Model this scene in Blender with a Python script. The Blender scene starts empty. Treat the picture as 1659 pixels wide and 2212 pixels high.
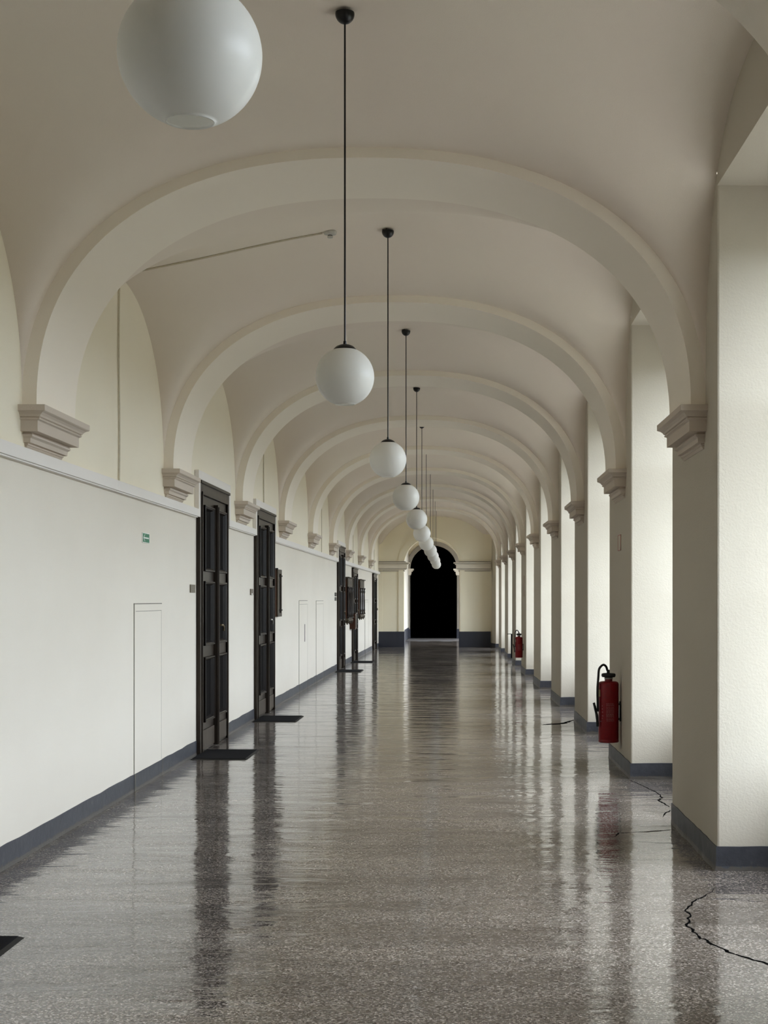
import bpy, bmesh, math, random
from mathutils import Vector
random.seed(7)
sc = bpy.context.scene
C = sc.collection
PI = math.pi

# ------------------------------------------------------------------ layout
F = 3300.0; VX, VY = 984.0, 1295.0; EYE = 1.5      # focal length in px of a 1659 px wide frame, vanishing point
BAY = 4.3
def lerp_tab(tab, y):
    if y <= tab[0][0]: return tab[0][1]
    for (a, va), (b, vb) in zip(tab, tab[1:]):
        if y <= b: return va + (vb - va) * (y - a) / (b - a)
    return tab[-1][1]
XL_TAB = [(-6, 2.505), (20, 2.515), (33, 2.51), (37, 2.5), (45, 2.455), (48.15, 2.42)]
XR_TAB = [(-6, 1.447), (8.45, 1.447), (12.75, 1.464), (17.05, 1.470), (21.35, 1.470), (25.65, 1.425), (29.95, 1.38),
          (34.25, 1.349), (38.55, 1.319), (42.85, 1.28), (47.15, 1.24), (48.15, 1.109)]
def XL(y): return -lerp_tab(XL_TAB, y)
def XR(y): return lerp_tab(XR_TAB, y)
Y_BACK, Y_END = -5.0, 48.15
SPRING = 2.62
H_TOP = 4.62
def pier_near(k): return 8.45 + BAY * k
PIER_W = 1.80

# ------------------------------------------------------------------ materials
def new_mat(name):
    m = bpy.data.materials.new(name); m.use_nodes = True
    nt = m.node_tree; b = nt.nodes['Principled BSDF']
    return m, nt, b
def N(nt, t, **kw):
    n = nt.nodes.new(t)
    for k, v in kw.items():
        if k in n.inputs: n.inputs[k].default_value = v
        else: setattr(n, k, v)
    return n
def L(nt, a, b): nt.links.new(a, b)
def noise(nt, scale, detail=3, rough=.5, vec=None, dist=0.):
    n = nt.nodes.new('ShaderNodeTexNoise')
    n.inputs['Scale'].default_value = scale; n.inputs['Detail'].default_value = detail
    n.inputs['Roughness'].default_value = rough; n.inputs['Distortion'].default_value = dist
    if vec is not None: L(nt, vec, n.inputs['Vector'])
    return n
def ramp(nt, src, stops):
    r = nt.nodes.new('ShaderNodeValToRGB')
    el = r.color_ramp.elements
    while len(el) < len(stops): el.new(.5)
    for e, (p, c) in zip(el, stops): e.position = p; e.color = (*c, 1)
    L(nt, src, r.inputs['Fac']); return r
def pos(nt, scale=(1, 1, 1)):
    g = nt.nodes.new('ShaderNodeNewGeometry'); mp = nt.nodes.new('ShaderNodeMapping')
    mp.inputs['Scale'].default_value = scale
    L(nt, g.outputs['Position'], mp.inputs['Vector']); return mp.outputs['Vector']
def bump(nt, b, h, strength, dist=.01):
    n = nt.nodes.new('ShaderNodeBump'); n.inputs['Strength'].default_value = strength
    n.inputs['Distance'].default_value = dist
    L(nt, h, n.inputs['Height']); L(nt, n.outputs['Normal'], b.inputs['Normal']); return n

def plaster(name, c1, c2, rough=.75, grain=260, bs=.25, spec=.25):
    m, nt, b = new_mat(name)
    n = noise(nt, .7, 4, .55, pos(nt, (1, .45, .8)))
    r = ramp(nt, n.outputs['Fac'], [(.3, c1), (.7, c2)]); L(nt, r.outputs['Color'], b.inputs['Base Color'])
    b.inputs['Roughness'].default_value = rough; b.inputs['Specular IOR Level'].default_value = spec
    p = pos(nt)
    n1 = noise(nt, grain, 2, .6, p); n2 = noise(nt, 3.0, 3, .5, p)
    ad = N(nt, 'ShaderNodeMath', operation='MULTIPLY_ADD'); L(nt, n2.outputs['Fac'], ad.inputs[0]); ad.inputs[1].default_value = 2.5
    L(nt, n1.outputs['Fac'], ad.inputs[2])
    bump(nt, b, ad.outputs[0], bs, .004); return m

M = {}
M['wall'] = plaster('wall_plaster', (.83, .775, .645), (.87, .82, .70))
M['wall_lower'] = plaster('lower_wall_plaster', (.735, .685, .60), (.79, .745, .66), rough=.55, spec=.3)
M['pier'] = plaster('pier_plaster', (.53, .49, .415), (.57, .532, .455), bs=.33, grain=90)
M['vault'] = plaster('vault_plaster', (.79, .71, .635), (.81, .75, .66))
M['rib'] = plaster('rib_plaster', (.87, .81, .72), (.88, .83, .735))
M['stone'] = plaster('corbel_stone', (.60, .53, .455), (.65, .58, .505), bs=.3)
M['shade_stone'] = plaster('shade_painted_stone', (.30, .27, .235), (.36, .33, .285))  # stone with shade painted into its colour
M['impost'] = plaster('impost_stone', (.74, .68, .58), (.79, .735, .64))
M['band'] = plaster('band_paint', (.80, .765, .73), (.84, .81, .77), bs=.2)
M['endwall'] = plaster('end_wall_plaster', (.86, .80, .64), (.89, .835, .68))
M['plinth'] = plaster('dark_plinth_paint', (.045, .048, .062), (.07, .074, .092), rough=.5)

def baseboard_mat():
    m, nt, b = new_mat('slate_blue_skirting_paint')
    p = pos(nt)
    n = noise(nt, 14, 5, .65, p)
    r = ramp(nt, n.outputs['Fac'], [(.3, (.045, .047, .059)), (.62, (.064, .067, .080)), (.80, (.13, .13, .13))])
    # scuffed grey lower edge
    g = nt.nodes.new('ShaderNodeNewGeometry'); s = nt.nodes.new('ShaderNodeSeparateXYZ'); L(nt, g.outputs['Position'], s.inputs[0])
    n2 = noise(nt, 22, 5, .7, p)
    a = N(nt, 'ShaderNodeMath', operation='MULTIPLY_ADD'); L(nt, n2.outputs['Fac'], a.inputs[0]); a.inputs[1].default_value = .07; a.inputs[2].default_value = -.010
    lt = N(nt, 'ShaderNodeMath', operation='LESS_THAN'); L(nt, s.outputs['Z'], lt.inputs[0]); L(nt, a.outputs[0], lt.inputs[1])
    mx = N(nt, 'ShaderNodeMix', data_type='RGBA'); L(nt, lt.outputs[0], mx.inputs['Factor'])
    L(nt, r.outputs['Color'], mx.inputs['A']); mx.inputs['B'].default_value = (.085, .075, .066, 1)
    L(nt, mx.outputs['Result'], b.inputs['Base Color'])
    b.inputs['Roughness'].default_value = .45
    bump(nt, b, n2.outputs['Fac'], .4, .006); return m
M['base'] = baseboard_mat()

def wood(name, c1, c2, rough=.35):
    m, nt, b = new_mat(name)
    n = noise(nt, 6, 5, .6, pos(nt, (6, 6, .5)), .6)
    r = ramp(nt, n.outputs['Fac'], [(.3, c1), (.7, c2)]); L(nt, r.outputs['Color'], b.inputs['Base Color'])
    b.inputs['Roughness'].default_value = rough; b.inputs['Specular IOR Level'].default_value = .20
    bump(nt, b, n.outputs['Fac'], .15, .002); return m
M['wood'] = wood('dark_stained_wood', (.028, .021, .016), (.060, .047, .037), .32)
M['wood_kick'] = wood('worn_kick_board', (.045, .034, .025), (.085, .066, .05), .42)
M['wood_red'] = wood('reddish_brown_wood', (.045, .018, .010), (.095, .042, .024), .4)
M['wood_olive'] = wood('olive_brown_frame', (.06, .048, .034), (.10, .082, .06), .5)

def plain(name, col, rough=.5, metal=0., spec=.5, bs=.05):
    m, nt, b = new_mat(name)
    n = noise(nt, 40, 3, .5, pos(nt))
    r = ramp(nt, n.outputs['Fac'], [(.3, tuple(c * .9 for c in col)), (.7, tuple(min(1, c * 1.08) for c in col))])
    L(nt, r.outputs['Color'], b.inputs['Base Color'])
    b.inputs['Roughness'].default_value = rough; b.inputs['Metallic'].default_value = metal
    b.inputs['Specular IOR Level'].default_value = spec
    if bs: bump(nt, b, n.outputs['Fac'], bs, .001)
    return m
M['wood_dark'] = plain('nearly_black_moulding', (.006, .0045, .004), .7, spec=.06, bs=0)
M['wood_mould'] = plain('black_brown_moulding', (.013, .009, .007), .30, spec=.25, bs=0)
M['black'] = plain('black_enamel', (.006, .006, .006), .3)
M['brass'] = plain('dull_brass', (.20, .155, .09), .4, .7)
M['steel'] = plain('worn_steel', (.35, .34, .32), .35, .9)
M['plate'] = plain('bronze_plate', (.17, .14, .095), .45, .3)
M['white_paper'] = plain('white_paper', (.80, .80, .76), .7)
M['red'] = plain('dark_red_enamel', (.23, .003, .008), .30, spec=.4)
M['rubber'] = plain('black_rubber', (.008, .008, .008), .55)
M['print'] = plain('pale_print', (.36, .16, .17), .6)
M['yellow'] = plain('yellowed_sticker', (.48, .40, .22), .6)
M['green'] = plain('sign_green', (.035, .20, .105), .5)
M['sign_white'] = plain('sign_white', (.82, .84, .80), .5)
M['plastic'] = plain('grey_white_plastic', (.56, .55, .51), .5)
M['conduit'] = plain('painted_conduit', (.60, .55, .44), .6)
M['gap'] = plain('shadow_gap', (.27, .25, .21), .8)
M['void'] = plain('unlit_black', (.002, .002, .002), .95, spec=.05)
M['glass_dark'] = plain('dark_glass', (.012, .015, .022), .12)
M['frame_white'] = plain('white_window_paint', (.78, .78, .74), .4)
M['pale_tile'] = plain('pale_tile', (.24, .24, .26), .3)
M['sign_red'] = plain('sign_red', (.42, .12, .10), .5)
M['crack'] = plain('crack_dark', (.006, .006, .006), 1., spec=0)
M['chip'] = plain('crack_lip', (.42, .41, .38), .8, spec=.1)

def mat_rug():
    m, nt, b = new_mat('ribbed_black_mat')
    w = nt.nodes.new('ShaderNodeTexWave'); w.inputs['Scale'].default_value = 60; L(nt, pos(nt, (1, 0, 0)), w.inputs['Vector'])
    r = ramp(nt, w.outputs['Fac'], [(0, (.008, .008, .009)), (1, (.022, .022, .025))])
    L(nt, r.outputs['Color'], b.inputs['Base Color']); b.inputs['Roughness'].default_value = .9
    b.inputs['Specular IOR Level'].default_value = .15
    bump(nt, b, w.outputs['Fac'], .5, .004); return m
M['mat'] = mat_rug()

def opal():
    m, nt, b = new_mat('opal_glass')
    b.inputs['Base Color'].default_value = (.80, .80, .78, 1)
    b.inputs['Roughness'].default_value = .32
    n = noise(nt, 9, 2, .5, pos(nt)); r = ramp(nt, n.outputs['Fac'], [(.3, (.93, .925, .90)), (.7, (.95, .945, .93))])
    L(nt, r.outputs['Color'], b.inputs['Base Color'])
    tr = nt.nodes.new('ShaderNodeBsdfTranslucent'); tr.inputs['Color'].default_value = (.96, .955, .93, 1)
    mx = nt.nodes.new('ShaderNodeMixShader'); mx.inputs['Fac'].default_value = .45
    L(nt, b.outputs[0], mx.inputs[1]); L(nt, tr.outputs[0], mx.inputs[2])
    L(nt, mx.outputs[0], nt.nodes['Material Output'].inputs['Surface']); return m
M['opal'] = opal()

def pane_mat():
    m, nt, b = new_mat('window_glass'); nt.nodes.remove(b)
    t = nt.nodes.new('ShaderNodeBsdfTransparent'); g = nt.nodes.new('ShaderNodeBsdfGlossy'); g.inputs['Roughness'].default_value = .02
    n = noise(nt, 2, 2, .5, pos(nt)); r = ramp(nt, n.outputs['Fac'], [(.3, (.95, .97, .96)), (.7, (.97, .98, .97))])
    L(nt, r.outputs['Color'], t.inputs['Color'])
    mx = nt.nodes.new('ShaderNodeMixShader'); mx.inputs['Fac'].default_value = .06
    L(nt, t.outputs[0], mx.inputs[1]); L(nt, g.outputs[0], mx.inputs[2])
    L(nt, mx.outputs[0], nt.nodes['Material Output'].inputs['Surface']); return m
M['pane'] = pane_mat()

def floor_mat():
    m, nt, b = new_mat('polished_terrazzo')
    p = pos(nt)
    g = nt.nodes.new('ShaderNodeNewGeometry'); s = nt.nodes.new('ShaderNodeSeparateXYZ'); L(nt, g.outputs['Position'], s.inputs[0])
    # stone chips
    v = nt.nodes.new('ShaderNodeTexVoronoi'); v.inputs['Scale'].default_value = 135; L(nt, p, v.inputs['Vector'])
    sp = nt.nodes.new('ShaderNodeSeparateColor'); L(nt, v.outputs['Color'], sp.inputs[0])
    chips = ramp(nt, sp.outputs[0], [(0, (.030, .025, .023)), (.25, (.10, .088, .080)), (.58, (.19, .172, .158)), (.85, (.30, .278, .26)), (1, (.50, .475, .45))])
    big = noise(nt, 1.6, 6, .68, pos(nt, (.45, 1.5, 1)), .3)
    tone = ramp(nt, big.outputs['Fac'], [(.32, (.60, .56, .53)), (.5, (1., .965, .93)), (.68, (1.38, 1.33, 1.27))])
    mx = N(nt, 'ShaderNodeMix', data_type='RGBA', blend_type='MULTIPLY'); mx.inputs['Factor'].default_value = 1
    L(nt, chips.outputs['Color'], mx.inputs['A']); L(nt, tone.outputs['Color'], mx.inputs['B'])
    # expansion joints across the corridor, one per bay
    a = N(nt, 'ShaderNodeMath', operation='ADD'); L(nt, s.outputs['Y'], a.inputs[0]); a.inputs[1].default_value = -9.30 + 43 + 2.15
    nj = noise(nt, 2.2, 3, .5, p)
    aj = N(nt, 'ShaderNodeMath', operation='MULTIPLY_ADD'); L(nt, nj.outputs['Fac'], aj.inputs[0]); aj.inputs[1].default_value = .03; L(nt, a.outputs[0], aj.inputs[2])
    mo = N(nt, 'ShaderNodeMath', operation='MODULO'); L(nt, aj.outputs[0], mo.inputs[0]); mo.inputs[1].default_value = BAY
    c = N(nt, 'ShaderNodeMath', operation='COMPARE'); L(nt, mo.outputs[0], c.inputs[0]); c.inputs[1].default_value = 2.165; c.inputs[2].default_value = .007
    mj = N(nt, 'ShaderNodeMix', data_type='RGBA'); L(nt, c.outputs[0], mj.inputs['Factor']); L(nt, mx.outputs['Result'], mj.inputs['A'])
    mj.inputs['B'].default_value = (.03, .027, .024, 1)
    L(nt, mj.outputs['Result'], b.inputs['Base Color'])
    # gloss: worn patches
    rn = noise(nt, 1.3, 6, .7, pos(nt, (.6, 2.6, 1)))
    rr = ramp(nt, rn.outputs['Fac'], [(.3, (.03,) * 3), (.5, (.085,) * 3), (.70, (.20,) * 3)])
    L(nt, rr.outputs['Color'], b.inputs['Roughness'])
    b.inputs['Specular IOR Level'].default_value = .80
    b.inputs['IOR'].default_value = 1.55
    w1 = noise(nt, 2.6, 3, .6, pos(nt, (.5, 1.3, 1)), .4); w2 = noise(nt, 20, 2, .5, pos(nt, (.3, 1, 1)))
    ad = N(nt, 'ShaderNodeMath', operation='MULTIPLY_ADD'); L(nt, w2.outputs['Fac'], ad.inputs[0]); ad.inputs[1].default_value = .07; L(nt, w1.outputs['Fac'], ad.inputs[2])
    a2 = N(nt, 'ShaderNodeMath', operation='MULTIPLY_ADD'); L(nt, sp.outputs[0], a2.inputs[0]); a2.inputs[1].default_value = .006; L(nt, ad.outputs[0], a2.inputs[2])
    bump(nt, b, a2.outputs[0], 1.0, .0085)
    return m
M['floor'] = floor_mat()

# ------------------------------------------------------------------ mesh helpers
class MB:
    def __init__(s): s.bm = bmesh.new()
    def face(s, pts):
        try: return s.bm.faces.new([s.bm.verts.new(p) for p in pts])
        except ValueError: return None
    def box(s, x0, x1, y0, y1, z0, z1):
        if x0 > x1: x0, x1 = x1, x0
        v = [s.bm.verts.new((x, y, z)) for x in (x0, x1) for y in (y0, y1) for z in (z0, z1)]
        for f in ((0, 1, 3, 2), (4, 6, 7, 5), (0, 4, 5, 1), (2, 3, 7, 6), (0, 2, 6, 4), (1, 5, 7, 3)):
            s.bm.faces.new([v[i] for i in f])
        return s
    def hexa(s, p):      # 8 pts: bottom 4 (ccw) then top 4
        v = [s.bm.verts.new(q) for q in p]
        for f in ((3, 2, 1, 0), (4, 5, 6, 7), (0, 1, 5, 4), (1, 2, 6, 5), (2, 3, 7, 6), (3, 0, 4, 7)):
            s.bm.faces.new([v[i] for i in f])
        return s
    def loops(s, rings, close_ring=True, cap=True):
        vs = [[s.bm.verts.new(p) for p in r] for r in rings]
        n = len(vs[0])
        for a, b in zip(vs, vs[1:]):
            for i in range(n if close_ring else n - 1):
                j = (i + 1) % n
                try: s.bm.faces.new((a[i], a[j], b[j], b[i]))
                except ValueError: pass
        if cap:
            for r, rev in ((vs[0], True), (vs[-1], False)):
                try: s.bm.faces.new(list(reversed(r)) if rev else r)
                except ValueError: pass
        return s
    def lathe(s, prof, cx=0, cy=0, cz=0, n=32, cap=True):
        rings = [[(cx + max(r, 1e-4) * math.cos(2 * PI * i / n), cy + max(r, 1e-4) * math.sin(2 * PI * i / n), cz + z) for i in range(n)] for r, z in prof]
        return s.loops(rings, True, cap)
    def tube(s, path, r, n=10, cap=True):
        path = [Vector(p) for p in path]; rings = []
        up = None
        for i, p in enumerate(path):
            d = (path[min(i + 1, len(path) - 1)] - path[max(i - 1, 0)]).normalized()
            if up is None: up = Vector((0, 0, 1)) if abs(d.z) < .9 else Vector((1, 0, 0))
            a = d.cross(up).normalized(); b = a.cross(d).normalized(); up = b
            rr = r[i] if isinstance(r, (list, tuple)) else r
            rings.append([tuple(p + a * rr * math.cos(2 * PI * k / n) + b * rr * math.sin(2 * PI * k / n)) for k in range(n)])
        return s.loops(rings, True, cap)
    def build(s, name, mat, parent=None, smooth=False, bevel=0, loc=None):
        bmesh.ops.recalc_face_normals(s.bm, faces=s.bm.faces)
        me = bpy.data.meshes.new(name); s.bm.to_mesh(me); s.bm.free()
        o = bpy.data.objects.new(name, me); C.objects.link(o)
        me.materials.append(mat)
        if smooth:
            me.polygons.foreach_set('use_smooth', [True] * len(me.polygons))
            if smooth != 'all': me.set_sharp_from_angle(angle=math.radians(38))
        if bevel:
            md = o.modifiers.new('bevel', 'BEVEL'); md.width = bevel; md.segments = 2; md.limit_method = 'ANGLE'
        if parent: o.parent = parent
        if loc: o.location = loc
        return o
def empty(name, loc=(0, 0, 0)):
    o = bpy.data.objects.new(name, None); C.objects.link(o); o.location = loc; o.empty_display_size = .1; return o
def tag(o, label=None, cat=None, group=None, kind=None):
    if label: o['label'] = label
    if cat: o['category'] = cat
    if group: o['group'] = group
    if kind: o['kind'] = kind
    return o
def copy_tree(o, parent=None):
    c = o.copy(); C.objects.link(c); c.parent = parent
    for ch in list(o.children): copy_tree(ch, c)
    return c
def ss(t, n):
    t = min(1, abs(t)); return (1 - t ** n) ** (1 / n)
ORD = ['first', 'second', 'third', 'fourth', 'fifth', 'sixth', 'seventh', 'eighth', 'ninth', 'tenth', 'eleventh', 'twelfth']

# ------------------------------------------------------------------ floor
fb = MB(); fb.box(-6, 6, -7, 66, -.2, 0)
floor = tag(fb.build('floor', M['floor']), 'polished grey speckled terrazzo corridor floor', kind='structure')
def fpt(px, py, z=.0012):
    y = EYE * F / (py - VY); return Vector(((px - VX) * y / F, y, z))
def crack(pts, w0, w1, lip=True, mat='crack', z=.0012, w=None):
    P = [fpt(*p, z) for p in pts]; Q = [P[0]]
    rnd = random.Random(len(pts))
    for a, b in zip(P, P[1:]):
        n = max(2, int((b - a).length / .035)); d = (b - a).normalized(); s = Vector((-d.y, d.x, 0))
        for i in range(1, n + 1):
            q = a.lerp(b, i / n)
            if i < n: q = q + s * rnd.uniform(-.008, .008)
            Q.append(q)
    m = MB(); L_, R_ = [], []
    for i, q in enumerate(Q):
        d = (Q[min(i + 1, len(Q) - 1)] - Q[max(i - 1, 0)]).normalized(); s = Vector((-d.y, d.x, 0))
        t = i / (len(Q) - 1); ww = (w0 + (w1 - w0) * t) * rnd.uniform(.5, 1.4) * min(1, 6 * t + .15, 6 * (1 - t) + .3)
        L_.append(q + s * ww / 2); R_.append(q - s * ww / 2)
    a = [m.bm.verts.new(p) for p in L_]; b = [m.bm.verts.new(p) for p in R_]
    for i in range(len(a) - 1): m.bm.faces.new((a[i], a[i + 1], b[i + 1], b[i]))
    return m.build('crack', M[mat], floor)
def cp(o, sc_, pts): return [(o[0] + x / sc_, o[1] + y / sc_) for x, y in pts]
crack(cp((1200, 1780), 3.614, [(1240, 500), (1200, 540), (1090, 600), (1010, 680), (1055, 710), (1030, 735), (1045, 750), (1020, 785), (1110, 870), (1130, 895), (1180, 905), (1220, 940), (1310, 975), (1340, 1000), (1500, 1045), (1659, 1095), (1900, 1150)]), .007, .014)
crack(cp((1200, 1780), 3.614, [(450, 106), (490, 70), (720, 60), (920, 44)]), .004, .016)
crack(cp((1200, 1780), 3.614, [(620, 135), (800, 148), (980, 150)]), .004, .006)
crack(cp((1060, 1240), 4.096, [(1215, 1815), (1370, 1885), (1480, 1940), (1520, 1980), (1480, 2000), (1580, 2062)]), .007, .012)
crack(cp((1060, 1240), 4.096, [(1520, 2150), (1540, 2120), (1585, 2090)]), .007, .012)
crack(cp((1060, 1240), 4.096, [(447, 1335), (640, 1322), (740, 1290)]), .10, .02)

# ------------------------------------------------------------------ left wall with its doors
m = MB(); ys = [Y_BACK, 0, 5, 10, 15, 20, 26, 33, 37, 41, 45, Y_END]
for a, b in zip(ys, ys[1:]): m.face([(XL(a), a, 0), (XL(b), b, 0), (XL(b), b, 2.3), (XL(a), a, 2.3)])
wl = tag(m.build('wall_left', M['wall_lower']), 'off-white plastered left wall with the dark doors', kind='structure')
m = MB()
for a, b in zip(ys, ys[1:]): m.face([(XL(a), a, 2.3), (XL(b), b, 2.3), (XL(b), b, H_TOP), (XL(a), a, H_TOP)])
m.build('upper_wall', M['wall'], wl)

DOORS = [(5.75, 7.55, 2.66), (14.80, 16.67, 2.66), (19.04, 20.97, 2.66), (32.3, 34.2, 2.66), (36.75, 38.45, 2.27), (44.95, 46.75, 2.27)]
DLAB = ['dark double door beside the camera', 'nearest dark wooden double door with the floor mat before it', 'second dark wooden double door, next to the narrow notice case',
        'tall dark double door left of the carved cabinets', 'dark door partly behind the hanging wooden box', 'last dark door before the end wall']
def door(i, y0, y1, top, lab):
    x = XL((y0 + y1) / 2) - .0
    d = tag(empty('door_%d' % (i + 1), (x, y0, 0)), lab, kind='structure')
    w = y1 - y0; cw = .115
    m = MB()       # casing: outer + inner step
    for (a, b, z0, z1) in ((0, cw, 0, top), (w - cw, w, 0, top), (cw, w - cw, top - .135, top)): m.box(.001, .040, a, b, z0, z1)
    for (a, b, z0, z1) in ((cw - .03, cw, 0, top - .105), (w - cw, w - cw + .03, 0, top - .105), (cw - .03, w - cw + .03, top - .135, top - .105)): m.box(.001, .052, a, b, z0, z1)
    m.box(.001, .058, 0, w, top - .028, top)
    m.build('door_casing', M['wood'], d, bevel=.004)
    ztop = top - .135; s = (ztop - .01) / 2.515
    mid = w / 2
    for k, (a, b) in enumerate(((cw, mid), (mid, w - cw))):
        m = MB(); m.box(.001, .012, a, b, .01, ztop)
        pa, pb = a + .13, b - .13
        pan = [(.30 * s, .92 * s), (1.055 * s, 1.67 * s), (1.79 * s, 2.42 * s)]
        edges = [0.01] + [v for p in pan for v in p] + [ztop]
        m.box(.012, .026, a, pa, .01, ztop); m.box(.012, .026, pb, b, .01, ztop)
        for z0, z1 in zip(edges[::2], edges[1::2]): m.box(.012, .026, pa, pb, z0, z1)
        leaf = m.build('door_leaf', M['wood'], d)
        for z0, z1 in pan:
            m = MB(); t = .042
            # bolection moulding, a sloping frame around the sunk field
            rings = []
            for off, px in ((0, .026), (.001, .052), (.004, .057), (.014, .057), (.019, .050), (.026, .047), (t, .014)):
                rings.append([(px, pa - .012 + off, z0 - .012 + off), (px, pb + .012 - off, z0 - .012 + off), (px, pb + .012 - off, z1 + .012 - off), (px, pa - .012 + off, z1 + .012 - off)])
            m.loops(rings, True, False); m.build('panel_moulding', M['wood_mould'], leaf)
            m = MB(); m.box(.012, .0145, pa + t - .014, pb - t + .014, z0 + t - .014, z1 - t + .014)
            m.build('panel', M['wood_dark'], leaf)
        m = MB(); m.box(.026, .040, a + .05, b - .06, .03 * s, .215 * s); m.build('kick_board', M['wood_kick'], leaf, bevel=.004)
    m = MB(); m.box(.012, .072, mid - .03, mid + .03, .01, ztop - .055); m.box(.05, .082, mid - .012, mid + .012, .01, ztop - .075)
    m.build('astragal', M['wood'], d, bevel=.003)
    h = MB(); hy = mid + .13; hz = 1.235
    h.lathe([(.02, 0), (.02, .012), (.008, .014)], n=12)
    for v in h.bm.verts: v.co = Vector((.026 + v.co.z, hy + v.co.x, hz + v.co.y))
    h.tube([(.03, hy, hz), (.085, hy, hz), (.095, hy + .02, hz), (.09, hy + .12, hz - .02), (.085, hy + .14, hz - .06)], .010, 8)
    h.build('door_handle', M['steel'] if i == 2 else M['brass'], d, smooth=True)
    return d
for i, (a, b, t) in enumerate(DOORS): door(i, a, b, t, DLAB[i])

# raised band (string course) that steps over the tall doors
BZ0, BZ1 = 2.298, 2.373
def band(i, y0, y1, up0, up1, lab):
    m = MB()
    n = max(1, int((y1 - y0) / 3)); yy = [y0 + (y1 - y0) * k / n for k in range(n + 1)]
    for a, b in zip(yy, yy[1:]):
        for p, z0, z1 in ((.045, BZ0, BZ1), (.034, BZ0 - .010, BZ0)):
            xa, xb = XL(a), XL(b)
            m.hexa([(xa, a, z0), (xb, b, z0), (xb + p, b, z0), (xa + p, a, z0), (xa, a, z1), (xb, b, z1), (xb + p, b, z1), (xa + p, a, z1)])
    return m, tag(m.build('trim_%d' % i, M['band'], bevel=.003), lab, kind='structure')
SEGS = [(Y_BACK, 5.66), (7.64, 14.70), (16.76, 18.95), (21.06, 32.22), (34.28, Y_END)]
for i, (a, b) in enumerate(SEGS): band(i + 1, a, b, 0, 0, 'pale raised band along the left wall')
for j, i in enumerate((0, 1, 2, 3)):
    y0, y1, t = DOORS[i]; x = XL(y0); m = MB(); g = .09
    m.box(x, x + .045, y0 - g - .01, y0 - .01, BZ0, t + g); m.box(x, x + .045, y1 + .01, y1 + g + .01, BZ0, t + g)
    m.box(x, x + .0455, y0 - .01, y1 + .01, t + .005, t + g)
    tag(m.build('trim_%d' % (i + 10), M['band'], bevel=.003), 'pale raised band stepping up over a tall dark door', kind='structure')

# skirting left
BH = .135
gaps = [(Y_BACK, DOORS[0][0])] + [(DOORS[i][1], DOORS[i + 1][0]) for i in range(5)] + [(DOORS[5][1], Y_END)]
bl = tag(empty('baseboard_left'), 'slate blue painted skirting along the left wall', kind='structure')
for a, b in gaps:
    m = MB(); n = max(1, int((b - a) / .25)); yy = [a + (b - a) * k / n for k in range(n + 1)]
    rings = []
    for y in yy:
        x = XL(y); w = random.uniform(-.003, .003); h = BH + random.uniform(-.004, .004)
        rings.append([(x - .01, y, 0), (x + .010 + w, y, 0), (x + .007 + w, y, .02), (x + .006, y, h), (x - .01, y, h)])
    m.loops(rings, True, True); m.build('skirting_length', M['base'], bl)

# ------------------------------------------------------------------ right wall: piers, window heads, windows
wr = tag(empty('wall_right'), 'plastered window wall of deep piers on the right', kind='structure')
br = tag(empty('baseboard_right'), 'slate blue skirting wrapped round the right piers', kind='structure')
DEEP = .95; WIN = .62
K0 = -3
def pier(y0, y1, last=False):
    xa, xb = XR(y0), XR(y1); ny = 2; nz = 2
    m = MB()
    m.hexa([(xa, y0, 0), (xa + DEEP, y0, 0), (xb + DEEP, y1, 0), (xb, y1, 0), (xa, y0, H_TOP), (xa + DEEP, y0, H_TOP), (xb + DEEP, y1, H_TOP), (xb, y1, H_TOP)])
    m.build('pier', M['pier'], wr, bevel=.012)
    # skirting: slightly irregular strip on three sides
    path = [(xa + WIN, y0), (xa, y0), (xb, y1), (xb + WIN, y1)]
    P = []
    for (ax, ay), (bx, by) in zip(path, path[1:]):
        n = max(1, int(math.hypot(bx - ax, by - ay) / .12))
        for k in range(n): P.append((ax + (bx - ax) * k / n, ay + (by - ay) * k / n))
    P.append(path[-1])
    m = MB(); rings = []
    cx, cy = (xa + xb) / 2 + .4, (y0 + y1) / 2
    def nrm(x, y):
        if abs(y - y0) < 1e-4 and x > xa + 1e-4: return (0, -1)
        if abs(y - y1) < 1e-4 and x > xb + 1e-4: return (0, 1)
        if abs(y - y0) < 1e-4: return (-1, -1)
        if abs(y - y1) < 1e-4: return (-1, 1)
        return (-1, 0)
    for x, y in P:
        nx, ny_ = nrm(x, y); w = random.uniform(-.002, .003)
        h = BH + random.uniform(-.003, .003)
        pt = lambda p, z: (x + nx * p, y + ny_ * p, z)
        rings.append([pt(-.02, 0), pt(.012 + w * 2, 0), pt(.008 + w, .025), pt(.006, h), pt(-.02, h)])
    m.loops(rings, True, True); m.build('skirting_length', M['base'], br)
for k in range(K0, 9): pier(pier_near(k), pier_near(k) + PIER_W)
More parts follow.
